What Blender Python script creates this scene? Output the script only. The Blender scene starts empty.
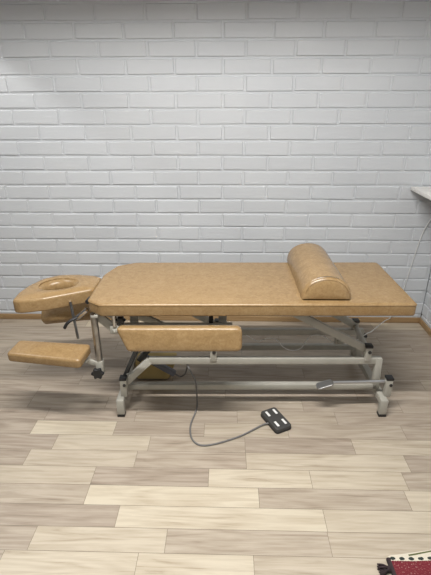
import bpy, bmesh, math, random
from mathutils import Vector as V3, Matrix as M4

random.seed(7)
S = bpy.context.scene
COL = S.collection
R = math.radians

# ------------------------------------------------------------------ materials
def new_mat(name):
    m = bpy.data.materials.new(name); m.use_nodes = True
    nt = m.node_tree
    b = nt.nodes['Principled BSDF']
    return m, nt, b

def nd(nt, kind, **kw):
    n = nt.nodes.new(kind)
    for k, v in kw.items():
        if k in n.inputs: n.inputs[k].default_value = v
        else: setattr(n, k, v)
    return n

def ramp(nt, stops):
    n = nt.nodes.new('ShaderNodeValToRGB')
    e = n.color_ramp.elements
    while len(e) < len(stops): e.new(0.5)
    for i, (p, c) in enumerate(stops):
        e[i].position = p; e[i].color = (*c, 1)
    return n

def plain(name, col, rough=0.5, metal=0.0, bump=0.0, scale=200, var=0.06):
    m, nt, b = new_mat(name)
    L = nt.links
    tc = nd(nt, 'ShaderNodeTexCoord')
    n = nd(nt, 'ShaderNodeTexNoise', Scale=scale * 0.1, Detail=4.0)
    L.new(tc.outputs['Object'], n.inputs['Vector'])
    r = ramp(nt, [(0.3, tuple(c * (1 - var) for c in col)), (0.7, tuple(min(1, c * (1 + var)) for c in col))])
    L.new(n.outputs['Fac'], r.inputs['Fac']); L.new(r.outputs['Color'], b.inputs['Base Color'])
    b.inputs['Roughness'].default_value = rough
    b.inputs['Metallic'].default_value = metal
    if bump:
        n2 = nd(nt, 'ShaderNodeTexNoise', Scale=scale, Detail=3.0)
        L.new(tc.outputs['Object'], n2.inputs['Vector'])
        bp = nd(nt, 'ShaderNodeBump', Strength=bump, Distance=0.002)
        L.new(n2.outputs['Fac'], bp.inputs['Height']); L.new(bp.outputs['Normal'], b.inputs['Normal'])
    return m

def leather():
    m, nt, b = new_mat('tan_vinyl'); L = nt.links
    tc = nd(nt, 'ShaderNodeTexCoord')
    n1 = nd(nt, 'ShaderNodeTexNoise', Scale=30.0, Detail=7.0, Roughness=0.7, Distortion=1.0)
    n2 = nd(nt, 'ShaderNodeTexNoise', Scale=120.0, Detail=4.0, Roughness=0.6)
    for n in (n1, n2): L.new(tc.outputs['Object'], n.inputs['Vector'])
    mx = nd(nt, 'ShaderNodeMix'); mx.data_type = 'FLOAT'; mx.inputs[0].default_value = 0.35
    L.new(n1.outputs['Fac'], mx.inputs[2]); L.new(n2.outputs['Fac'], mx.inputs[3])
    r = ramp(nt, [(0.33, LEATHER[0]), (0.5, LEATHER[1]), (0.66, LEATHER[2])])
    L.new(mx.outputs[0], r.inputs['Fac']); L.new(r.outputs['Color'], b.inputs['Base Color'])
    b.inputs['Roughness'].default_value = 0.27
    v = nd(nt, 'ShaderNodeTexVoronoi', Scale=260.0)
    L.new(tc.outputs['Object'], v.inputs['Vector'])
    b1 = nd(nt, 'ShaderNodeBump', Strength=0.12, Distance=0.001)
    L.new(v.outputs['Distance'], b1.inputs['Height'])
    b2 = nd(nt, 'ShaderNodeBump', Strength=0.16, Distance=0.004)
    L.new(n1.outputs['Fac'], b2.inputs['Height']); L.new(b1.outputs['Normal'], b2.inputs['Normal'])
    L.new(b2.outputs['Normal'], b.inputs['Normal'])
    return m

LEATHER = [(0.245, 0.154, 0.066), (0.308, 0.199, 0.090), (0.372, 0.252, 0.122)]

def wall_paint():
    m, nt, b = new_mat('painted_brick'); L = nt.links
    tc = nd(nt, 'ShaderNodeTexCoord')
    n1 = nd(nt, 'ShaderNodeTexNoise', Scale=3.0, Detail=4.0)
    n2 = nd(nt, 'ShaderNodeTexNoise', Scale=160.0, Detail=3.0)
    mp = nd(nt, 'ShaderNodeMapping'); mp.inputs['Scale'].default_value = (0.35, 0.35, 3.0)
    n3 = nd(nt, 'ShaderNodeTexNoise', Scale=40.0, Detail=4.0)
    L.new(tc.outputs['Object'], mp.inputs['Vector']); L.new(mp.outputs['Vector'], n3.inputs['Vector'])
    for n in (n1, n2): L.new(tc.outputs['Object'], n.inputs['Vector'])
    r = ramp(nt, [(0.3, WALL[0]), (0.7, WALL[1])])
    L.new(n1.outputs['Fac'], r.inputs['Fac']); L.new(r.outputs['Color'], b.inputs['Base Color'])
    b.inputs['Roughness'].default_value = 0.55
    b1 = nd(nt, 'ShaderNodeBump', Strength=0.25, Distance=0.001); L.new(n2.outputs['Fac'], b1.inputs['Height'])
    b2 = nd(nt, 'ShaderNodeBump', Strength=0.30, Distance=0.002); L.new(n3.outputs['Fac'], b2.inputs['Height'])
    L.new(b1.outputs['Normal'], b2.inputs['Normal']); L.new(b2.outputs['Normal'], b.inputs['Normal'])
    return m
WALL = [(0.585, 0.608, 0.632), (0.615, 0.636, 0.655)]

def floor_mat():
    # 'tone' is the shade each strip was printed in; the grain runs along the strip
    m, nt, b = new_mat('strip_laminate'); L = nt.links
    at = nd(nt, 'ShaderNodeAttribute', attribute_name='tone')
    sep = nd(nt, 'ShaderNodeSeparateColor'); L.new(at.outputs['Color'], sep.inputs['Color'])
    uv = nd(nt, 'ShaderNodeUVMap', uv_map='strip')
    mp = nd(nt, 'ShaderNodeMapping'); mp.inputs['Scale'].default_value = (2.2, 26.0, 1.0)
    L.new(uv.outputs['UV'], mp.inputs['Vector'])
    g1 = nd(nt, 'ShaderNodeTexNoise', Scale=1.3, Detail=7.0, Roughness=0.62, Distortion=0.9)
    L.new(mp.outputs['Vector'], g1.inputs['Vector'])
    mp2 = nd(nt, 'ShaderNodeMapping'); mp2.inputs['Scale'].default_value = (5.0, 150.0, 1.0)
    L.new(uv.outputs['UV'], mp2.inputs['Vector'])
    g2 = nd(nt, 'ShaderNodeTexNoise', Scale=1.0, Detail=4.0, Roughness=0.6)
    L.new(mp2.outputs['Vector'], g2.inputs['Vector'])
    # cathedral figure: waves bent by low noise
    mp3 = nd(nt, 'ShaderNodeMapping'); mp3.inputs['Scale'].default_value = (1.1, 9.0, 1.0)
    L.new(uv.outputs['UV'], mp3.inputs['Vector'])
    w = nd(nt, 'ShaderNodeTexNoise', Scale=1.0, Detail=1.0); L.new(mp3.outputs['Vector'], w.inputs['Vector'])
    ml = nd(nt, 'ShaderNodeMath', operation='MULTIPLY'); ml.inputs[1].default_value = 60.0
    L.new(w.outputs['Fac'], ml.inputs[0])
    sn = nd(nt, 'ShaderNodeMath', operation='SINE'); L.new(ml.outputs[0], sn.inputs[0])
    a1 = nd(nt, 'ShaderNodeMath', operation='MULTIPLY_ADD'); a1.inputs[1].default_value = 0.055
    L.new(sn.outputs[0], a1.inputs[0]); L.new(g1.outputs['Fac'], a1.inputs[2])
    a2 = nd(nt, 'ShaderNodeMath', operation='MULTIPLY_ADD'); a2.inputs[1].default_value = 0.38
    L.new(g2.outputs['Fac'], a2.inputs[0]); L.new(a1.outputs[0], a2.inputs[2])
    light = ramp(nt, [(0.40, (0.37, 0.30, 0.21)), (0.56, (0.51, 0.44, 0.33)), (0.82, (0.60, 0.535, 0.415))])
    dark = ramp(nt, [(0.40, (0.20, 0.155, 0.118)), (0.58, (0.310, 0.252, 0.195)), (0.84, (0.42, 0.355, 0.285))])
    L.new(a2.outputs[0], light.inputs['Fac']); L.new(a2.outputs[0], dark.inputs['Fac'])
    mx = nd(nt, 'ShaderNodeMix'); mx.data_type = 'RGBA'
    L.new(sep.outputs['Red'], mx.inputs[0]); L.new(dark.outputs['Color'], mx.inputs[6]); L.new(light.outputs['Color'], mx.inputs[7])
    L.new(mx.outputs[2], b.inputs['Base Color'])
    b.inputs['Roughness'].default_value = 0.42
    bp = nd(nt, 'ShaderNodeBump', Strength=0.15, Distance=0.0006)
    L.new(g2.outputs['Fac'], bp.inputs['Height']); L.new(bp.outputs['Normal'], b.inputs['Normal'])
    return m

def wood_trim():
    m, nt, b = new_mat('oak_trim'); L = nt.links
    tc = nd(nt, 'ShaderNodeTexCoord')
    mp = nd(nt, 'ShaderNodeMapping'); mp.inputs['Scale'].default_value = (3.0, 3.0, 90.0)
    L.new(tc.outputs['Object'], mp.inputs['Vector'])
    n = nd(nt, 'ShaderNodeTexNoise', Scale=1.5, Detail=5.0); L.new(mp.outputs['Vector'], n.inputs['Vector'])
    r = ramp(nt, [(0.3, (0.30, 0.185, 0.085)), (0.7, (0.43, 0.285, 0.145))])
    L.new(n.outputs['Fac'], r.inputs['Fac']); L.new(r.outputs['Color'], b.inputs['Base Color'])
    b.inputs['Roughness'].default_value = 0.45
    return m

def rug_mat():
    m, nt, b = new_mat('woven_rug'); L = nt.links
    uv = nd(nt, 'ShaderNodeUVMap', uv_map='rug')
    sp = nd(nt, 'ShaderNodeSeparateXYZ'); L.new(uv.outputs['UV'], sp.inputs['Vector'])
    def math1(op, a, bval=None, c=None):
        n = nd(nt, 'ShaderNodeMath', operation=op)
        for i, q in enumerate((a, bval, c)):
            if q is None: continue
            if isinstance(q, (int, float)): n.inputs[i].default_value = q
            else: L.new(q, n.inputs[i])
        return n.outputs[0]
    nz = nd(nt, 'ShaderNodeTexNoise', Scale=260.0, Detail=2.0); L.new(uv.outputs['UV'], nz.inputs['Vector'])
    wob = math1('MULTIPLY_ADD', nz.outputs['Fac'], 0.006, -0.003)
    v = math1('ADD', sp.outputs['Y'], wob)
    # dots along the cream border
    fx = math1('SUBTRACT', math1('FRACT', math1('DIVIDE', sp.outputs['X'], 0.0325)), 0.5)
    dx = math1('DIVIDE', fx, 0.30)
    dy = math1('DIVIDE', math1('SUBTRACT', v, 0.004), 0.0058)
    dd = math1('ADD', math1('MULTIPLY', dx, dx), math1('MULTIPLY', dy, dy))
    dot = math1('LESS_THAN', dd, 1.0)
    n2 = nd(nt, 'ShaderNodeTexNoise', Scale=190.0, Detail=3.0); L.new(uv.outputs['UV'], n2.inputs['Vector'])
    red = ramp(nt, [(0.0, (0.09, 0.008, 0.014)), (0.50, (0.17, 0.012, 0.024)), (0.62, (0.22, 0.045, 0.045)), (0.72, (0.48, 0.38, 0.34))])
    L.new(n2.outputs['Fac'], red.inputs['Fac'])
    def mixc(f, a, c):
        n = nd(nt, 'ShaderNodeMix'); n.data_type = 'RGBA'; L.new(f, n.inputs[0])
        for i, q in ((6, a), (7, c)):
            if isinstance(q, tuple): n.inputs[i].default_value = (*q, 1)
            else: L.new(q, n.inputs[i])
        return n.outputs[2]
    border = mixc(dot, (0.72, 0.66, 0.54), (0.025, 0.035, 0.03))
    c = mixc(math1('GREATER_THAN', v, 0.012), border, red.outputs['Color'])
    ue = nd(nt, 'ShaderNodeUVMap', uv_map='edge'); se = nd(nt, 'ShaderNodeSeparateXYZ'); L.new(ue.outputs['UV'], se.inputs['Vector'])
    st = math1('LESS_THAN', math1('ABSOLUTE', math1('SUBTRACT', se.outputs['Y'], 0.010)), 0.0028)
    st = math1('MAXIMUM', st, math1('LESS_THAN', se.outputs['Y'], 0.003))
    st = math1('MULTIPLY', st, math1('GREATER_THAN', se.outputs['X'], 0.075))
    c = mixc(st, c, (0.12, 0.13, 0.05))
    L.new(c, b.inputs['Base Color']); b.inputs['Roughness'].default_value = 0.95
    n3 = nd(nt, 'ShaderNodeTexNoise', Scale=420.0, Detail=2.0); L.new(uv.outputs['UV'], n3.inputs['Vector'])
    bp = nd(nt, 'ShaderNodeBump', Strength=0.8, Distance=0.004)
    L.new(n3.outputs['Fac'], bp.inputs['Height']); L.new(bp.outputs['Normal'], b.inputs['Normal'])
    return m

MAT = dict(
    leather=leather(), wall=wall_paint(), floor=floor_mat(), oak=wood_trim(), rug=rug_mat(),
    frame=plain('grey_enamel', (0.39, 0.378, 0.330), 0.38, 0.0, 0.05),
    post=plain('worn_chrome', (0.36, 0.35, 0.34), 0.28, 1.0, 0, 200, .3),
    chrome=plain('chrome', (0.62, 0.62, 0.62), 0.22, 1.0),
    plate=plain('dull_steel', (0.38, 0.38, 0.38), 0.38, 1.0),
    steel=plain('brushed_steel', (0.55, 0.56, 0.57), 0.3, 1.0),
    black=plain('black_plastic', (0.012, 0.012, 0.013), 0.45),
    darkmetal=plain('dark_metal', (0.055, 0.058, 0.06), 0.4, 0.5),
    actuator=plain('slate_plastic', (0.15, 0.16, 0.19), 0.5),
    pedal=plain('charcoal_plastic', (0.05, 0.049, 0.047), 0.55, 0, 0.1),
    pad=plain('white_sticker', (0.82, 0.82, 0.80), 0.6),
    cable=plain('grey_cable', (0.16, 0.155, 0.15), 0.5),
    white=plain('white_laminate', (0.88, 0.86, 0.82), 0.45),
    whitecable=plain('white_cable', (0.72, 0.72, 0.70), 0.5),
    card=plain('tan_card', (0.52, 0.40, 0.17), 0.8, 0, 0.1),
    base=plain('floor_gap', (0.20, 0.165, 0.125), 0.8),
    ceil=plain('ceiling_paint', (0.80, 0.79, 0.77), 0.8),
    tassel=plain('dark_yarn', (0.035, 0.022, 0.024), 0.95, 0, 0.8, 400, 0.4),
    bolt=plain('bolt', (0.07, 0.07, 0.07), 0.35, 0.8),
)

LOOK = dict(black='black', post='chrome', chrome='chrome', plate='steel', steel='steel', pad='white', actuator='slate grey', cable='grey', tassel='dark', darkmetal='dark')

# ------------------------------------------------------------------ helpers
def link(name, bm, mat, parent=None, smooth=True, loc=None):
    bmesh.ops.recalc_face_normals(bm, faces=bm.faces[:])
    me = bpy.data.meshes.new(name); bm.to_mesh(me); bm.free()
    me.materials.append(MAT[mat])
    if smooth:
        me.shade_smooth()
        me.set_sharp_from_angle(angle=R(38))
    o = bpy.data.objects.new(name, me); COL.objects.link(o)
    if parent: o.parent = parent
    if loc: o.location = loc
    if parent and mat in LOOK and not (parent.data and parent.data.materials[0] == MAT[mat]):
        o['label'] = LOOK[mat] + ' ' + name.replace('_', ' ')
    return o

def thing(name, label, cat, loc=(0, 0, 0), rz=0, group=None):
    o = bpy.data.objects.new(name, None); COL.objects.link(o)
    o.empty_display_size = 0.05
    o.location = loc; o.rotation_euler = (0, 0, rz)
    return tag(o, label, cat, group)

def tag(o, label, cat, group=None):
    o['label'] = label; o['category'] = cat
    if group: o['group'] = group
    return o

def struct(o):
    o['kind'] = 'structure'; return o

def box(bm, c, s, rot=None, bev=0.002, seg=2):
    r = bmesh.ops.create_cube(bm, size=1.0)
    vs = r['verts']
    m = M4.Translation(c) @ (rot.to_4x4() if rot else M4.Identity(4)) @ M4.Diagonal((*s, 1))
    bmesh.ops.transform(bm, matrix=m, verts=vs)
    if bev:
        es = list({e for v in vs for e in v.link_edges})
        bmesh.ops.bevel(bm, geom=es, offset=bev, segments=seg, profile=0.5, affect='EDGES')
    return bm

def nb(): return bmesh.new()

def bar(bm, p0, p1, w, h, bev=0.003, up=(0, 1, 0)):
    """rectangular tube from p0 to p1: w along 'up', h across it"""
    p0, p1 = V3(p0), V3(p1); d = p1 - p0; L = d.length; x = d.normalized()
    y = V3(up); y = (y - x * y.dot(x)).normalized(); z = x.cross(y)
    rot = M4((x, y, z)).transposed()
    return box(bm, (p0 + p1) / 2, (L, w, h), rot, bev)

def cyl(bm, p0, p1, r, n=16, r2=None, bev=0.0):
    p0, p1 = V3(p0), V3(p1); d = p1 - p0
    q = d.to_track_quat('Z', 'Y').to_matrix().to_4x4()
    res = bmesh.ops.create_cone(bm, cap_ends=True, segments=n, radius1=r, radius2=r if r2 is None else r2, depth=d.length,
                                matrix=M4.Translation((p0 + p1) / 2) @ q)
    if bev:
        caps = [e for e in {e for v in res['verts'] for e in v.link_edges} if any(len(f.verts) > 4 for f in e.link_faces)]
        bmesh.ops.bevel(bm, geom=caps, offset=bev, segments=2, profile=0.5, affect='EDGES')
    return bm

def smooth_path(pts, sub=8):
    pts = [V3(p) for p in pts]; out = []
    P = [pts[0] * 2 - pts[1]] + pts + [pts[-1] * 2 - pts[-2]]
    for i in range(1, len(P) - 2):
        a, b, c, d = P[i - 1:i + 3]
        for k in range(sub):
            t = k / sub
            out.append(0.5 * ((2 * b) + (c - a) * t + (2 * a - 5 * b + 4 * c - d) * t * t + (3 * b - a - 3 * c + d) * t ** 3))
    out.append(pts[-1]); return out

def tube(bm, pts, r, n=8, sub=8):
    path = smooth_path(pts, sub) if sub else [V3(p) for p in pts]
    rings = []; ref = V3((0.13, 0.31, 0.94))
    for i, p in enumerate(path):
        t = (path[min(i + 1, len(path) - 1)] - path[max(i - 1, 0)]).normalized()
        a = ref - t * ref.dot(t)
        if a.length < 1e-3: a = V3((1, 0, 0)) - t * t.x
        a.normalize(); ref = a; b = t.cross(a)
        rings.append([bm.verts.new(p + a * r * math.cos(2 * math.pi * k / n) + b * r * math.sin(2 * math.pi * k / n)) for k in range(n)])
    for q, s in zip(rings, rings[1:]):
        for k in range(n): bm.faces.new((q[k], q[(k + 1) % n], s[(k + 1) % n], s[k]))
    bm.faces.new(rings[0][::-1]); bm.faces.new(rings[-1])
    return bm

def fillet(poly, rad, seg=6):
    """round the corners of a CCW polygon; rad one number or one per corner"""
    n = len(poly); out = []
    for i in range(n):
        p = V3((*poly[i], 0)); a = V3((*poly[i - 1], 0)) - p; b = V3((*poly[(i + 1) % n], 0)) - p
        r = rad[i] if isinstance(rad, (list, tuple)) else rad
        la, lb = a.length, b.length; a.normalize(); b.normalize()
        ang = a.angle(b); t = min(r / math.tan(ang / 2), la * 0.49, lb * 0.49)
        s, e = p + a * t, p + b * t
        for k in range(seg + 1):
            q = k / seg
            out.append(((1 - q) ** 2 * s + 2 * q * (1 - q) * p + q * q * e)[:2])
    return out

def densify(poly, step):
    out = []
    n = len(poly)
    for i in range(n):
        a, b = poly[i], poly[(i + 1) % n]
        L = math.hypot(b[0] - a[0], b[1] - a[1]); k = max(1, int(L / step))
        for j in range(k):
            t = j / k; out.append((a[0] + (b[0] - a[0]) * t, a[1] + (b[1] - a[1]) * t))
    return out

def normals2d(poly):
    n = len(poly); N = []
    for i in range(n):
        ax, ay = poly[i - 1]; bx, by = poly[(i + 1) % n]
        dx, dy = bx - ax, by - ay; L = math.hypot(dx, dy) or 1
        N.append((dy / L, -dx / L))
    return N

def cushion(bm, poly, z0, z1, r=0.02, rb=None, dome=0.004, sag=0.0, wob=0.0):
    """padded slab: outline poly (CCW), bottom z0, top z1, top edge radius r, bottom radius rb"""
    rb = r * 0.6 if rb is None else rb
    N = normals2d(poly); n = len(poly)
    cx = sum(p[0] for p in poly) / n; cy = sum(p[1] for p in poly) / n
    prof = []
    for k in range(5):
        a = math.pi / 2 * k / 4; prof.append((rb * (1 - math.sin(a)), z0 + rb * (1 - math.cos(a))))
    for k in range(7):
        a = math.pi / 2 * k / 6; prof.append((r * (1 - math.cos(a)), z1 - r + r * math.sin(a)))
    rings = []
    def ring(pts): 
        q = [bm.verts.new(p) for p in pts]; rings.append(q)
    inset = lambda d: [(p[0] - m[0] * d, p[1] - m[1] * d) for p, m in zip(poly, N)]
    b0 = inset(rb)
    for t in (0.4, 0.8): ring([(cx + (x - cx) * t, cy + (y - cy) * t, z0) for x, y in b0])
    for d, z in prof: ring([(x, y, z + (wob * math.sin(x * 37 + y * 23) if d < r * 0.5 else 0)) for x, y in inset(d)])
    t0 = inset(r)
    for t in (0.97, 0.9, 0.8, 0.65, 0.5, 0.35, 0.2, 0.08):
        ring([(cx + (x - cx) * t, cy + (y - cy) * t, z1 + dome * (1 - t ** 2.5)) for x, y in t0])
    for q, s in zip(rings, rings[1:]):
        for k in range(n): bm.faces.new((q[k], q[(k + 1) % n], s[(k + 1) % n], s[k]))
    bm.faces.new(rings[0][::-1]); bm.faces.new(rings[-1])
    return bm

def xf(bm, m): bmesh.ops.transform(bm, matrix=m, verts=bm.verts[:]); return bm

# ------------------------------------------------------------------ room
WY, RX, LX, FY, CZ = 2.776, 1.372, -2.05, -0.9, 2.46
ROW, MOD, BZ = 0.0893, 0.277, 1.8493     # course, brick module, height of a bed joint

def brick_wall(name, length0, length1, place, off_even, off_odd, face):
    """painted brick laid in half bond; place(s, d, z): s along the wall, d out of it"""
    bm = nb(); J = 0.0105; rnd = random.Random(len(name) * 13)
    k0 = -7; 
    for k in range(k0, 21):
        zt, zb = BZ - k * ROW, BZ - (k + 1) * ROW
        if zt < 0.01: continue
        zt2, zb2 = min(zt - J / 2, CZ), max(zb + J / 2, 0.0)
        off = off_even if k % 2 == 0 else off_odd
        i0 = math.floor((length0 - off) / MOD)
        s = off + i0 * MOD
        while s < length1:
            a, b = max(s + J / 2, length0), min(s + MOD - J / 2, length1)
            if b - a > 0.02:
                j = lambda q=0.0018: rnd.uniform(-q, q)
                out = rnd.uniform(-0.0012, 0.0012)
                tilt = rnd.uniform(-0.001, 0.001)
                c = [(a + j(), zb2 + j()), (b + j(), zb2 + j()), (b + j(), zt2 + j()), (a + j(), zt2 + j())]
                f = []
                m = []
                bk = []
                sx = (1, -1, -1, 1); sz = (1, 1, -1, -1)
                for (x, z), p, q in zip(c, sx, sz):
                    bk.append(bm.verts.new(place(x, -0.008, z)))
                    m.append(bm.verts.new(place(x + p * 0.0008, out - 0.0062, z + q * 0.0008)))
                    f.append(bm.verts.new(place(x + p * .004, out + tilt * q, z + (.0015 if q > 0 else -.0055))))
                bm.faces.new(f)
                for q in range(4):
                    r_ = (q + 1) % 4
                    bm.faces.new((f[q], m[q], m[r_], f[r_]))
                    bm.faces.new((m[q], bk[q], bk[r_], m[r_]))
            s += MOD
    # mortar face, slightly recessed, and the body of the wall behind it
    v = [place(length0, -0.0065, 0), place(length1, -0.0065, 0), place(length1, -0.0065, CZ), place(length0, -0.0065, CZ)]
    w = [place(length0, -0.12, 0), place(length1, -0.12, 0), place(length1, -0.12, CZ), place(length0, -0.12, CZ)]
    a = [bm.verts.new(p) for p in v]; b = [bm.verts.new(p) for p in w]
    bm.faces.new(a); bm.faces.new(b[::-1])
    for q in range(4): bm.faces.new((a[q], b[q], b[(q + 1) % 4], a[(q + 1) % 4]))
    return struct(link(name, bm, 'wall', smooth=False))

brick_wall('wall_back', LX, RX, lambda s, d, z: (s, WY - d, z), 0.249, 0.100, 0)
brick_wall('wall_right', FY, WY, lambda s, d, z: (RX - d, s, z), 0.06, 0.20, 1)

bm = nb(); box(bm, ((LX + RX) / 2, (WY + FY) / 2, CZ + 0.05), (RX - LX + 0.3, WY - FY + 0.3, 0.1), bev=0)
struct(link('ceiling', bm, 'ceil', smooth=False))

# floor: strips laid in rows, each with its own printed shade
FW = 0.096; FY0 = 1.7954
JOINTS = {  # row: (joint x, shade of the strip to its right), first shade is the strip left of the first joint
 -9: (.4, []), -8: (.3, [(-.4, .25), (.35, .45), (1.0, .2)]),
 -7: (.30, [(-.7, .45), (-.2, .2), (.5, .35), (1.18, .08)]), -6: (.15, [(-.9, .35), (.1, .5), (.8, .3)]),
 -5: (.35, [(-.6, .2), (.3, .45)]), -4: (.45, [(-1.165, .08), (-.74, .30), (-.1, .15), (.45, .4)]),
 -3: (.30, [(-.82, .35), (-.3, .1), (.6, .35)]), -2: (.10, [(-1.024, .22), (-.5, .4), (0, .25), (.7, .3)]),
 -1: (.30, [(-1.024, .50), (-.62, .40), (-.15, .5), (.4, .35), (.9, .25)]), 0: (.05, [(-.9, .10), (-.45, .35), (.06, .55), (.55, .25)]),
 1: (.25, [(-.929, .95), (-.532, .35), (-.1, .65), (.30, .45), (.85, .30)]), 2: (.05, [(-.789, .80), (-.35, .45), (.092, .15), (.586, .75)]),
 3: (.70, [(-.394, .42), (.093, .80), (.794, .15)]), 4: (.75, [(-.556, .12), (-.068, .92), (.36, .85), (.75, .45)]),
 5: (.50, [(-.555, .98), (.137, .50), (.725, .85)]), 6: (.15, [(-.409, .95), (.38, .85)]),
 7: (.85, [(-.21, .55), (.377, .70)]), 8: (.5, [(-.775, .88), (-.30, .92), (.102, .72)]),
 9: (.6, [(-.35, .85), (.25, .8)]), 10: (.8, [(-.6, .5), (0, .8), (.5, .6)]),
}
bm = nb()
cl = bm.loops.layers.color.new('tone'); ul = bm.loops.layers.uv.new('strip')
rr = random.Random(3); G = 0.0008
ymin = FY
for j in range(-11, 29):
    y1 = FY0 - j * FW; y0 = y1 - FW
    y1 = min(y1, WY + 0.02)
    if y1 <= y0: continue
    first, js = JOINTS.get(j, (rr.uniform(.1, .9), None))
    if js is None:
        js = []; x = LX + rr.uniform(.1, .5)
        while x < RX: js.append((x, rr.uniform(0.1, .95))); x += rr.choice([.40, .49, .62])
    xs = [LX - 0.1] ; sh = []
    if js and js[0][0] - xs[0] > 0.6:
        xs.append(js[0][0] - 0.487); sh.append(rr.uniform(.1, .6))
    sh.append(first)
    for x, t in js: xs.append(x); sh.append(t)
    if RX - xs[-1] > 0.62: xs.append(xs[-1] + 0.49); sh.append(rr.uniform(.15, .6))
    xs.append(RX + 0.02)
    for a, b, t in zip(xs, xs[1:], sh):
        if b - a < 0.01: continue
        q = [bm.verts.new(p) for p in ((a + G, y0 + G, 0), (b - G, y0 + G, 0), (b - G, y1 - G, 0), (a + G, y1 - G, 0))]
        f = bm.faces.new(q)
        ou, ov = rr.uniform(0, 40), rr.uniform(0, 40)
        for l, (u, v) in zip(f.loops, ((a, 0), (b, 0), (b, y1 - y0), (a, y1 - y0))):
            l[cl] = (t, t, t, 1); l[ul].uv = (u + ou, v + ov)
me = bpy.data.meshes.new('floor')
# slab under the strips shows in the hairline gaps
nfl = len(bm.faces)
r = bmesh.ops.create_cube(bm, size=1.0)
bmesh.ops.transform(bm, matrix=M4.Translation(((LX + RX) / 2, (WY + FY) / 2, -0.0258)) @ M4.Diagonal((RX - LX + .3, WY - FY + .3, .05, 1)), verts=r['verts'])
for f in bm.faces[:]: pass
bm.faces.ensure_lookup_table()
for i, f in enumerate(bm.faces): f.material_index = 0 if i < nfl else 1
for f in bm.faces:
    if f.material_index == 0 and f.normal.z < 0: f.normal_flip()
bm.to_mesh(me); bm.free()
me.materials.append(MAT['floor']); me.materials.append(MAT['base'])
fl = bpy.data.objects.new('floor', me); COL.objects.link(fl); struct(fl)

SK = 0.040
bm = nb(); box(bm, ((LX + RX) / 2, WY - 0.0075, SK / 2), (RX - LX, 0.013, SK), bev=0.003)
struct(link('baseboard_back', bm, 'oak'))
bm = nb(); box(bm, (RX - 0.0075, (FY + WY - 0.014) / 2, SK / 2), (0.013, WY - 0.014 - FY, SK), bev=0.003)
struct(link('baseboard_right', bm, 'oak'))

# ------------------------------------------------------------------ treatment table
T = thing('treatment_table', 'tan padded physiotherapy table with face-hole headrest and grey steel lift frame', 'treatment table', (0.135, 1.747, 0), R(1.32))

# tabletop
poly = fillet([(-.690, -.018), (.706, -.018), (.706, .518), (-.62, .518), (-.715, .465), (-.756, .34), (-.756, .030)],
              [.03, .022, .03, .10, .05, .10, .03], 6)
poly = densify(poly, 0.03)
top = link('tabletop', cushion(nb(), poly, .572, .634, .012, .010, .004), 'leather', T)
N = normals2d(poly)
seam = [(p[0] + 0.0005 * m[0], p[1] + 0.0005 * m[1], .6255) for p, m in zip(poly, N)]
link('piping', tube(nb(), seam + [seam[0]], 0.0013, 6, 0), 'leather', top)
bm = nb()
for v in (.05, .42): box(bm, (0, v, .561), (1.20, .035, .022), bev=.003)
for u in (-.56, .0, .56): box(bm, (u, .235, .561), (.035, .34, .018), bev=.003)
link('support_frame', bm, 'frame', T)

# headrest with face hole
hp = [(-.766, .19), (-.80, .172), (-.90, .125), (-.98, .088), (-1.085, .068), (-1.122, .075), (-1.128, .16), (-1.113, .245), (-1.075, .335), (-1.00, .386), (-.90, .388), (-.81, .365), (-.766, .335)]
hp = hp[::-1] if sum(a[0] * b[1] - a[1] * b[0] for a, b in zip(hp, hp[1:] + hp[:1])) < 0 else hp
hp = densify(fillet(hp, .03, 3), .02)
HC = V3((-.957, .238)); HA, HB = .086, .068
bm = nb()
N = normals2d(hp)
def headz(u): return (u + .77) * .02      # outer end hangs lower
Z0, Z1 = .550, .620
rings = []
def hring(pts): rings.append([bm.verts.new((x, y, z + headz(x))) for x, y, z in pts])
hole = []
for (x, y) in hp:
    a = math.atan2((y - HC.y) / HB, (x - HC.x) / HA); hole.append((HC.x + HA * math.cos(a), HC.y + HB * math.sin(a), a))
for r_, zc, sg in ((.010, Z0 + .010, -1), (.016, Z1 - .016, 1)):
    for k in range(6):
        a = math.pi / 2 * k / 5
        if sg < 0: a = math.pi / 2 - a
        hring([(x - m[0] * r_ * (1 - math.cos(a)), y - m[1] * r_ * (1 - math.cos(a)), zc + sg * r_ * math.sin(a)) for (x, y), m in zip(hp, N)])
ins = [(x - m[0] * .016, y - m[1] * .016) for (x, y), m in zip(hp, N)]
for t in (.2, .45, .7, .88):
    hring([(x + (h[0] - x) * t, y + (h[1] - y) * t, Z1 + .006 * math.sin(math.pi * t) + .004 * t) for (x, y), h in zip(ins, hole)])
for k in range(7):
    a = math.pi / 2 - math.pi * k / 6; ri = .026
    hring([(HC.x + (HA - ri * (math.cos(a) - .3)) * math.cos(h[2]), HC.y + (HB - ri * (math.cos(a) - .3)) * math.sin(h[2]), (Z0 + Z1) / 2 + (Z1 - Z0) / 2 * math.sin(a)) for h in hole])
rings.append(rings[0])
n = len(hp)
for q, s in zip(rings, rings[1:]):
    for k in range(n): bm.faces.new((q[k], q[(k + 1) % n], s[(k + 1) % n], s[k]))
hd = link('headrest', bm, 'leather', T)
bm = nb()
box(bm, (-.772, .25, .560), (.05, .16, .012), bev=.002)
cyl(bm, (-.765, .14, .578), (-.765, .36, .578), .008)
link('hinge', bm, 'frame', hd)
bm = nb(); cyl(bm, (-.774, .075, .600), (-.774, .130, .595), .011, bev=.003)
link('hinge_cap', bm, 'black', hd)

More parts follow.
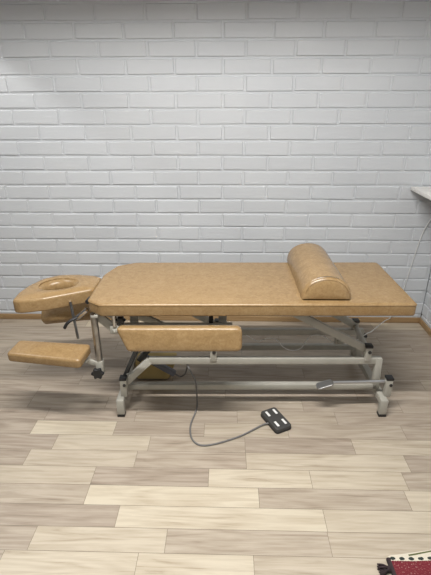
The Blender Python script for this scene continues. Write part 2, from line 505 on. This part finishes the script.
# armrests beside the headrest
def armpad(c, L, W, H, rz, rx=0, ry=0, taper=.0):
    p = densify(fillet([(-L / 2, -W / 2 + taper), (L / 2, -W / 2), (L / 2, W / 2), (-L / 2, W / 2 - taper)], .022, 5), .025)
    bm = cushion(nb(), p, -H / 2, H / 2, .013, .010, .003)
    return xf(bm, M4.Translation(c) @ M4.Rotation(rz, 4, 'Z') @ M4.Rotation(ry, 4, 'Y') @ M4.Rotation(rx, 4, 'X'))
a1 = link('armrest', armpad((-.951, -.014, .382), .355, .138, .046, R(-7.5), R(3), R(.5), .010), 'leather', T)
a2 = link('armrest', armpad((-.985, .470, .360), .345, .115, .058, R(9), R(42), R(-2)), 'leather', T)

def star(bm, c, r, d, axis):
    """lobed hand knob"""
    c = V3(c); q = V3(axis).to_track_quat('Z', 'Y').to_matrix().to_4x4()
    b2 = nb(); pts = []
    for k in range(48):
        a = 2 * math.pi * k / 48; rr_ = r * (1 + .16 * math.cos(6 * a)); pts.append((rr_ * math.cos(a), rr_ * math.sin(a)))
    cushion(b2, pts, -d / 2, d / 2, min(.006, d / 3), .004, .001)
    xf(b2, M4.Translation(c) @ q)
    m = bpy.data.meshes.new('tmp'); b2.to_mesh(m); b2.free(); bm.from_mesh(m); bpy.data.meshes.remove(m)
    return bm

def arm_post(v, pad, s):
    u = -.731
    p = link('armrest_post', cyl(nb(), (u, v, .30), (u, v, .575), .0160, 20), 'post', T)
    b = nb(); box(b, (u, v, .292), (.034, .034, .075), bev=.003)
    cl_ = link('clamp_block', b, 'frame', p)
    b = nb(); bar(b, (u - .008, v, .305), (u - .075, v + s * .004, .338), .014, .024)
    box(b, (-.83, v + s * .01, .341), (.11, .05, .006), M4.Rotation(R(-8 if s < 0 else 9), 3, 'Z'), .002)
    link('pad_bracket', b, 'frame', pad)
    b = nb(); cyl(b, (u - .004, v + s * .012, .280), (u - .004, v + s * .034, .280), .006)
    star(b, (u - .004, v + s * .038, .280), .026, .020, (0, 1, 0))
    link('clamp_knob', b, 'black', p)
    b = nb(); box(b, (u + .006, v + .005, .566), (.032, .044, .014), bev=.003)
    bar(b, (u + .010, v + .012, .562), (u + .098, v + .012, .478), .014, .042)
    link('post_bracket', b, 'frame', p)
arm_post(.010, a1, -1)
arm_post(.470, a2, 1)

# headrest angle gear
bm = nb(); cyl(bm, (-.872, .13, .576), (-.846, .09, .400), .0065); 
rod = link('headrest_rod', bm, 'post', T)
bm = nb(); cyl(bm, (-.775, .06, .570), (-.835, .085, .512), .012, bev=.002)
link('rod_sleeve', bm, 'chrome', T)
bm = nb(); tube(bm, [(-.832, .075, .520), (-.856, .06, .513), (-.874, .05, .500), (-.886, .045, .480)], .0075, 8)
link('adjusting_lever', bm, 'black', T)

# side armrest hanging from the long edge
p = fillet([(-.622, -.056), (-.066, -.056), (-.066, .056), (-.570, .056)][::1], [.018, .03, .03, .022], 6)
p = [(x, -y) for x, y in p][::-1]
p = [(x, y) for x, y in p]
ang = R(77)
bm = cushion(nb(), densify(p, .025), -.026, .026, .017, .012, .003)
# long slanted edge is the lower one: turn so that the top face looks to the front and up
xf(bm, M4.Translation((0.001, -.066, .490)) @ M4.Rotation(ang, 4, 'X'))
sa = link('side_armrest', bm, 'leather', T)
bm = nb(); box(bm, (-.385, .030, .507), (.56, .022, .014), bev=.002)
ra = link('mounting_rail', bm, 'frame', sa)
for u in (-.558, -.150):
    b = nb(); box(b, (u, .045, .525), (.038, .008, .095), bev=.002); link('hanger', b, 'frame', sa)
b = nb(); box(b, (-.203, .040, .540), (.020, .02, .062), bev=.002); link('locking_catch', b, 'black', sa)
b = nb(); cyl(b, (-.640, .012, .510), (-.640, .012, .572), .011); link('pivot_pin', b, 'chrome', sa)
b = nb(); star(b, (-.612, .012, .540), .017, .02, (0, 1, .1)); link('clamp_knob', b, 'black', sa)
b = nb(); box(b, (-.640, .022, .492), (.048, .03, .040), bev=.003); bar(b, (-.650, .004, .487), (-.590, .03, .500), .02, .016)
link('swivel_plate', b, 'frame', sa)

# base: two crossbars on four feet, two rails
for s in (-1, 1):
    u = .648 if s > 0 else -.655
    b = nb(); box(b, (u, .268, .081), (.034, .500, .036), bev=.003)
    cb = link('crossbar', b, 'frame', T)
    for v in (.016, .520):
        b = nb(); box(b, (u, v, .056), (.036, .032, .084), bev=.003)
        ft = link('foot', b, 'frame', cb)
        b = nb(); box(b, (u, v, .008), (.038, .034, .016), bev=.003); link('rubber_pad', b, 'black', ft)
    for v in (.052, .470):
        b = nb(); box(b, (u + s * .012 * (2 if s > 0 else -1.4), v, .145), (.032, .034, .100), bev=.003)
        pp = link('pivot_post', b, 'frame', cb)
        uu = u + s * .012 * (2 if s > 0 else -1.4)
        b = nb(); box(b, (uu, v, .198), (.035, .037, .013), bev=.002); link('end_cap', b, 'black', pp)
        f_ = -1 if v < .2 else 1
        b = nb(); cyl(b, (uu + .006, v + f_ * .015, .166), (uu + .006, v + f_ * .022, .166), .008, 12, bev=.002); link('pivot_bolt', b, 'bolt', pp)
for v in (.100, .480):
    b = nb(); box(b, (-.004, v, .1175), (1.275, .030, .031), bev=.003); link('base_rail', b, 'frame', T)

# lift frame: bent front and rear rails on swing arms
for v in (.100, .388):
    b = nb(); box(b, (.062, v, .270), (1.150, .028, .034), bev=.003)
    bar(b, (-.508, v, .272), (-.632, v - .02 * (1 if v < .2 else -1), .155), .028, .034)
    lr = link('lift_rail', b, 'frame', T)
    b = nb(); bar(b, (.622, v, .282), (.628, v, .105), .03, .034); link('swing_arm', b, 'frame', lr)
    f_ = -1 if v < .2 else 1
    for u in ((.563, -.194) if f_ < 0 else (.588, -.17)):
        zo = -.012 if f_ < 0 else -.03
        b = nb(); box(b, (u, v + f_ * .004, .318 + zo / 2), (.032, .032, .088 + zo), bev=.003)
        pb = link('pivot_bracket', b, 'frame', lr)
        b = nb(); box(b, (u, v + f_ * .004, .366 + zo), (.036, .035, .013), bev=.002); link('end_cap', b, 'black', pb)
        b = nb(); cyl(b, (u + .004, v + f_ * .018, .338 + zo), (u + .004, v + f_ * .025, .338 + zo), .009, 12, bev=.002); link('pivot_bolt', b, 'bolt', pb)
        b = nb(); bar(b, (u - .010, v - f_ * .004, .345 + zo), (u - .380, v - f_ * .004, .535), .020, .038); link('lift_arm', b, 'frame', T)
# lugs under the lift rails
for u in (-.235, .500):
    b = nb(); box(b, (u, .36, .232), (.05, .02, .050), bev=.003); cyl(b, (u - .004, .352, .230), (u - .004, .342, .230), .009, 12)
    link('rail_lug', b, 'frame', T)
# cross tubes and gas strut
for p0, p1 in (((.563, .09, .325), (.588, .39, .305)), ((-.194, .09, .325), (-.17, .39, .305))):
    link('cross_tube', cyl(nb(), p0, p1, .014), 'frame', T)
b = nb(); cyl(b, (-.640, .078, .190), (-.560, .078, .365), .0075); cyl(b, (-.628, .102, .20), (-.535, .102, .40), .010)
link('gas_strut', b, 'darkmetal', T)
# actuator lying across the base under the left end
b = nb(); bar(b, (-.580, .255, .200), (-.405, .255, .082), .030, .030, .005)
ac = link('lift_actuator', b, 'actuator', T)
b = nb(); bar(b, (-.595, .250, .175), (-.53, .250, .250), .035, .026, .004); link('actuator_mount', b, 'darkmetal', ac)
b = nb(); tube(b, [(-.405, .25, .085), (-.375, .235, .078), (-.345, .20, .12), (-.330, .16, .19), (-.322, .11, .240)], .0045, 8); link('actuator_cord', b, 'cable', ac)
b = nb()
for k in range(5): pass
tube(b, [(-.49 + .012 * k, .08 + .004 * (k % 3), .345 + .010 * math.sin(k * 2.2)) for k in range(9)], .004, 6)
link('cord_bundle', b, 'black', T)

# foot lever at the right end
b = nb(); cyl(b, (.655, .058, .174), (.392, .050, .172), .0085)
lv = link('foot_lever', b, 'steel', T)
b = nb()
pl = fillet([(-.043, -.024), (.043, -.024), (.043, .024), (-.043, .024)], .020, 5)
cushion(b, pl, -.005, .005, .003, .003, .001)
xf(b, M4.Translation((.356, .045, .163)) @ M4.Rotation(R(-20), 4, 'Y') @ M4.Rotation(R(4), 4, 'X'))
link('lever_plate', b, 'plate', lv)

# ------------------------------------------------------------------ bolster on the table
Tm = M4.Translation((0.135, 1.747, 0)) @ M4.Rotation(R(1.32), 4, 'Z')
def tl(u, v, z): return Tm @ V3((u, v, z))
bl = thing('bolster_pillow', 'tan half-round bolster pillow lying across the tabletop near its right end', 'pillow', tl(.316, .283, .6375), R(1.32 - 1.0))
def halfround(L, r, h, er):
    bm = nb(); n = 30; prof = []
    for k in range(n + 1):
        a = math.pi * k / n
        prof.append((-r * math.cos(a) * (1 + .0 * math.sin(a)), h * math.sin(a) ** .82 if math.sin(a) > 0 else 0))
    prof += [(r * (1 - 2 * k / 8), -.0) for k in range(1, 8)]
    rings = []
    ts = [(-L / 2 - .008, .0), (-L / 2 - .008, .35), (-L / 2 - .007, .65), (-L / 2 - .003, .88), (-L / 2 + er * .35, .98), (-L / 2 + er, 1.0)]
    mids = [(-L / 2 + L * k / 12, 1.0 + .008 * math.sin(k * 2.1)) for k in range(2, 11)]
    te = [(-a, s) for a, s in ts[::-1]]
    for y, s in ts[1:] + mids + te[:-1]:
        rings.append([bm.verts.new((x * s, y + math.copysign(.016 * max(0, 1 - max(0.0, h * .42 + (z - h * .42) * s) / h) * (1 if abs(y) > L * .42 else 0), y), max(0.0, h * .42 + (z - h * .42) * s))) for x, z in prof])
    m = len(prof)
    for q, s in zip(rings, rings[1:]):
        for k in range(m): bm.faces.new((q[k], q[(k + 1) % m], s[(k + 1) % m], s[k]))
    bm.faces.new(rings[0][::-1]); bm.faces.new(rings[-1])
    return bm, prof
BL, BR, BH = .500, .110, .103
bm, prof = halfround(BL, BR, BH, .02)
body = link('cover', bm, 'leather', bl)
b = nb()
for y in (-BL / 2 + .004,):
    tube(b, [(x * .97, y, h_ * .97 + .001) for x, h_ in prof[:31]], .0026, 6, 0)
link('piping', b, 'leather', body)
b = nb()
tube(b, [(x * .90, -BL / 2 - .004 - .016 * (1 - h_ * .86 / BH), h_ * .86 + .004) for x, h_ in prof[3:28]], .0016, 6, 0)
link('end_seam', b, 'leather', body)
b = nb()
zz = []
for k in range(12):
    a = R(63 + 54 * k / 11); zz.append((-BR * .985 * math.cos(a), -BL / 2 + .006, BH * math.sin(a) ** .82 * .985 + .001))
tube(b, zz, .0022, 6, 0); link('zip', b, 'darkmetal', body)

# ------------------------------------------------------------------ foot switch on the floor
c = V3((.2475, 1.712, 0)); ax = V3((.07, -.1365, 0)); 
rz = math.atan2(ax.y, ax.x)
fs = thing('foot_switch', 'black foot switch with four white pads and grey cord on the floor', 'foot switch', c, rz)
b = cushion(nb(), densify(fillet([(-.076, -.044), (.076, -.044), (.076, .044), (-.076, .044)], .016, 5), .02), 0.0, .027, .006, .003, .001)
bd = link('housing', b, 'pedal', fs)
b = cushion(nb(), densify(fillet([(-.0775, -.0455), (.0775, -.0455), (.0775, .0455), (-.0775, .0455)], .017, 5), .02), 0.001, .012, .003, .002, 0)
link('rubber_rim', b, 'black', bd)
for sx in (-1, 1):
    for sy in (-1, 1):
        b = nb(); box(b, (sx * .040, sy * .021, .0285), (.036, .0115, .003), bev=.001); link('pad', b, 'pad', fs)
# cord in world coordinates brought into the switch's frame
inv = (M4.Translation(c) @ M4.Rotation(rz, 4, 'Z')).inverted()
cord = [(.212, 1.690, .012), (.178, 1.680, .008), (.07, 1.606, .005), (-.046, 1.553, .005), (-.115, 1.545, .005), (-.156, 1.588, .005), (-.168, 1.675, .005),
        (-.150, 1.775, .006), (-.145, 1.825, .020), tuple(tl(-.283, .075, .155)), tuple(tl(-.302, .078, .205)), tuple(tl(-.326, .098, .248))]
b = nb(); tube(b, [inv @ V3(p) for p in cord], .0042, 8, 10); link('cord', b, 'cable', fs)

# supply cord sagging in loops below the rear rail
sag = [(.704, .45, .232), (.645, .365, .266), (.575, .365, .209), (.514, .365, .209), (.469, .365, .216), (.408, .365, .254), (.365, .365, .260),
       (.328, .365, .241), (.294, .365, .177), (.245, .365, .161), (.193, .365, .184), (.157, .365, .229), (.107, .365, .241), (.052, .365, .222), (-.015, .372, .256)]
link('supply_cord', tube(nb(), sag, .0027, 8, 8), 'whitecable', T)['label'] = 'thin white supply cord'

# tan motor housing behind the actuator
b = nb(); vs = []
for z, e in ((.006, 0), (.116, 1)):
    for x, y in ((-.625 - .005 * e, .31), (-.450 + .045 * e, .31), (-.450 + .045 * e, .42), (-.625 - .005 * e, .42)):
        vs.append(b.verts.new((x, y, z)))
for q in ((3, 2, 1, 0), (4, 5, 6, 7), (0, 1, 5, 4), (1, 2, 6, 5), (2, 3, 7, 6), (3, 0, 4, 7)): b.faces.new([vs[i] for i in q])
bmesh.ops.bevel(b, geom=b.edges[:], offset=.005, segments=2, affect='EDGES')
mh = link('motor_housing', b, 'card', T); mh['label'] = 'tan motor housing'

# ------------------------------------------------------------------ wall shelf and white cable
SHX, SHZ = 1.142, .953
sh = thing('wall_shelf', 'white shelf board fixed to the right brick wall', 'shelf', (RX, 2.42, SHZ))
b = nb(); box(b, ((SHX - RX) / 2, 0, -.011), (RX - SHX, .70, .022), bev=.002); link('board', b, 'white', sh)
for y in (-.25, .2):
    b = nb(); box(b, (-.012, y, -.072), (.018, .025, .10), bev=.002); bar(b, (-.018, y, -.112), (-.15, y, -.026), .02, .01)
    link('bracket', b, 'white', sh)

cab = [(1.340, 2.765, .86), (1.312, 2.763, .775), (1.288, 2.765, .720), (1.264, 2.766, .645), (1.246, 2.767, .525), (1.228, 2.767, .385), (1.214, 2.766, .275), (1.189, 2.762, .16), (1.150, 2.750, .060),
       (1.140, 2.735, .050), (1.01, 2.50, .15), tuple(tl(.705, .45, .232))]
wc = thing('power_cable', 'thin white cable hanging down the brick wall below the white shelf', 'cable', (1.195, 2.76, 0))
b = nb(); tube(b, [V3(p) - V3((1.195, 2.76, 0)) for p in cab], .0027, 8, 8); link('cord', b, 'whitecable', wc)

# ------------------------------------------------------------------ rug, bottom right corner
ra_ = R(1.8)
rg = thing('woven_rug', 'dark red woven rug with cream dotted border and dark tassels on the floor', 'rug', (.562, 1.023, 0), ra_)
W_, L_ = .74, .95
b = nb(); ul = b.loops.layers.uv.new('rug')
nx, ny = 74, 95
H = lambda x, y: .011 + .0018 * math.sin(x * 40 + 1.3) * math.sin(y * 31) 
el = b.loops.layers.uv.new('edge')
def fan(x): return .007 + .025 * (x / .165) if x < .165 else .032 + .02 * (1 - math.exp(-(x - .165) / .1))
g = [[b.verts.new((x * W_ / nx + .002 * math.sin(y * .5) * (1 - x / nx), fan(x * W_ / nx) * (1 - y / 6) * (y < 6) - max(0, y - 6) * L_ / (ny - 6), H(x * W_ / nx, y * L_ / ny) if 0 < x < nx and 0 < y < ny else .004)) for y in range(ny + 1)] for x in range(nx + 1)]
for x in range(nx):
    for y in range(ny):
        f = b.faces.new((g[x][y], g[x][y + 1], g[x + 1][y + 1], g[x + 1][y]))
        for l, (p, q) in zip(f.loops, ((x, y), (x, y + 1), (x + 1, y + 1), (x + 1, y))):
            vv = g[p][q].co; l[ul].uv = (p * W_ / nx, -vv.y); l[el].uv = (p * W_ / nx, fan(p * W_ / nx) - vv.y)
edge = [g[x][0] for x in range(nx + 1)] + [g[nx][y] for y in range(1, ny + 1)] + [g[x][ny] for x in range(nx - 1, -1, -1)] + [g[0][y] for y in range(ny - 1, 0, -1)]
low = [b.verts.new((v.co.x, v.co.y, 0)) for v in edge]
for k in range(len(edge)): 
    q = (k + 1) % len(edge); b.faces.new((edge[k], edge[q], low[q], low[k]))
pile = link('weave', b, 'rug', rg)
b = nb(); box(b, (.002, -L_ / 2, .008), (.014, L_, .014), bev=.004); link('binding', b, 'tassel', rg)
rt = random.Random(5)
for k in range(13):
    b = nb(); y = -.040 - k * .072
    cyl(b, (-.004, y, .011), (-.016, y, .011), .0105, 10, bev=.003)
    for s in range(26):
        a = rt.uniform(-1, 1); h = rt.uniform(0, 1)
        tube(b, [(-.012, y + a * .006, .006 + .010 * h), (-.026, y + a * .014, .004 + .013 * h), (-.040 + rt.uniform(-.006, .006), y + a * .020, .003 + .007 * h)], .0022, 5, 3)
    link('tassel', b, 'tassel', rg)

# ------------------------------------------------------------------ light
def area(name, loc, rot, sx, sy, power, col):
    d = bpy.data.lights.new(name, 'AREA'); d.shape = 'RECTANGLE'; d.size = sx; d.size_y = sy; d.energy = power; d.color = col
    o = bpy.data.objects.new(name, d); COL.objects.link(o); o.location = loc; o.rotation_euler = rot; return o
def spot(name, loc, size, blend, power, col, rad, rot=(0, 0, 0)):
    d = bpy.data.lights.new(name, 'SPOT'); d.spot_size = size; d.spot_blend = blend; d.energy = power; d.color = col; d.shadow_soft_size = rad
    o = bpy.data.objects.new(name, d); COL.objects.link(o); o.location = loc; o.rotation_euler = rot; return o

# ceiling strip luminaire: a lamp recessed between two side flanges
LX0, LY, LZ = -.20, 1.0, 2.43
lum = thing('ceiling_light', 'long white strip luminaire with side flanges on the ceiling', 'ceiling light', (LX0, LY, CZ))
b = nb(); box(b, (0, 0, -.008), (1.5, .20, .014), bev=.002); link('tray', b, 'ceil', lum)
for s in (-1, 1):
    b = nb(); box(b, (0, s * .10, -.0330), (1.5, .006, .066), bev=.001); link('flange', b, 'ceil', lum)
area('strip_lamp', (LX0, LY, LZ), (0, 0, 0), 1.4, .05, 74, (1.0, .985, .965))
spot('downlight', (-1.95, 2.18, 2.42), R(101), .12, 38, (1.0, .985, .965), .04)
area('fill_light', (-.2, -.3, 2.42), (0, 0, 0), 1.6, .6, 6, (1.0, .985, .965))  # added fill to soften the shade under the table, not a real fixture

w = bpy.data.worlds.new('world'); S.world = w; w.use_nodes = True
w.node_tree.nodes['Background'].inputs['Color'].default_value = (.93, .97, 1.0, 1)
w.node_tree.nodes['Background'].inputs['Strength'].default_value = 0.14

# ------------------------------------------------------------------ camera
th, yaw, roll, f = 0.4113, -0.0269, 0.0027, 437.23
Fv = V3((math.sin(yaw) * math.cos(th), math.cos(yaw) * math.cos(th), -math.sin(th)))
r0 = V3((math.cos(yaw), -math.sin(yaw), 0)); d0 = Fv.cross(r0)
rv = math.cos(roll) * r0 + math.sin(roll) * d0; dv = -math.sin(roll) * r0 + math.cos(roll) * d0
cd = bpy.data.cameras.new('camera'); co = bpy.data.objects.new('camera', cd); COL.objects.link(co)
m = M4((rv, -dv, -Fv)).transposed().to_4x4(); m.translation = (0, 0, 1.4666)
co.matrix_world = m
cd.sensor_fit = 'VERTICAL'; cd.sensor_height = 36; cd.lens = f / 575 * 36; cd.clip_start = .05
S.camera = co

vs = S.view_settings
vs.view_transform = 'Standard'; vs.look = 'None'; vs.exposure = 0.0; vs.gamma = 1.0; vs.use_curve_mapping = False
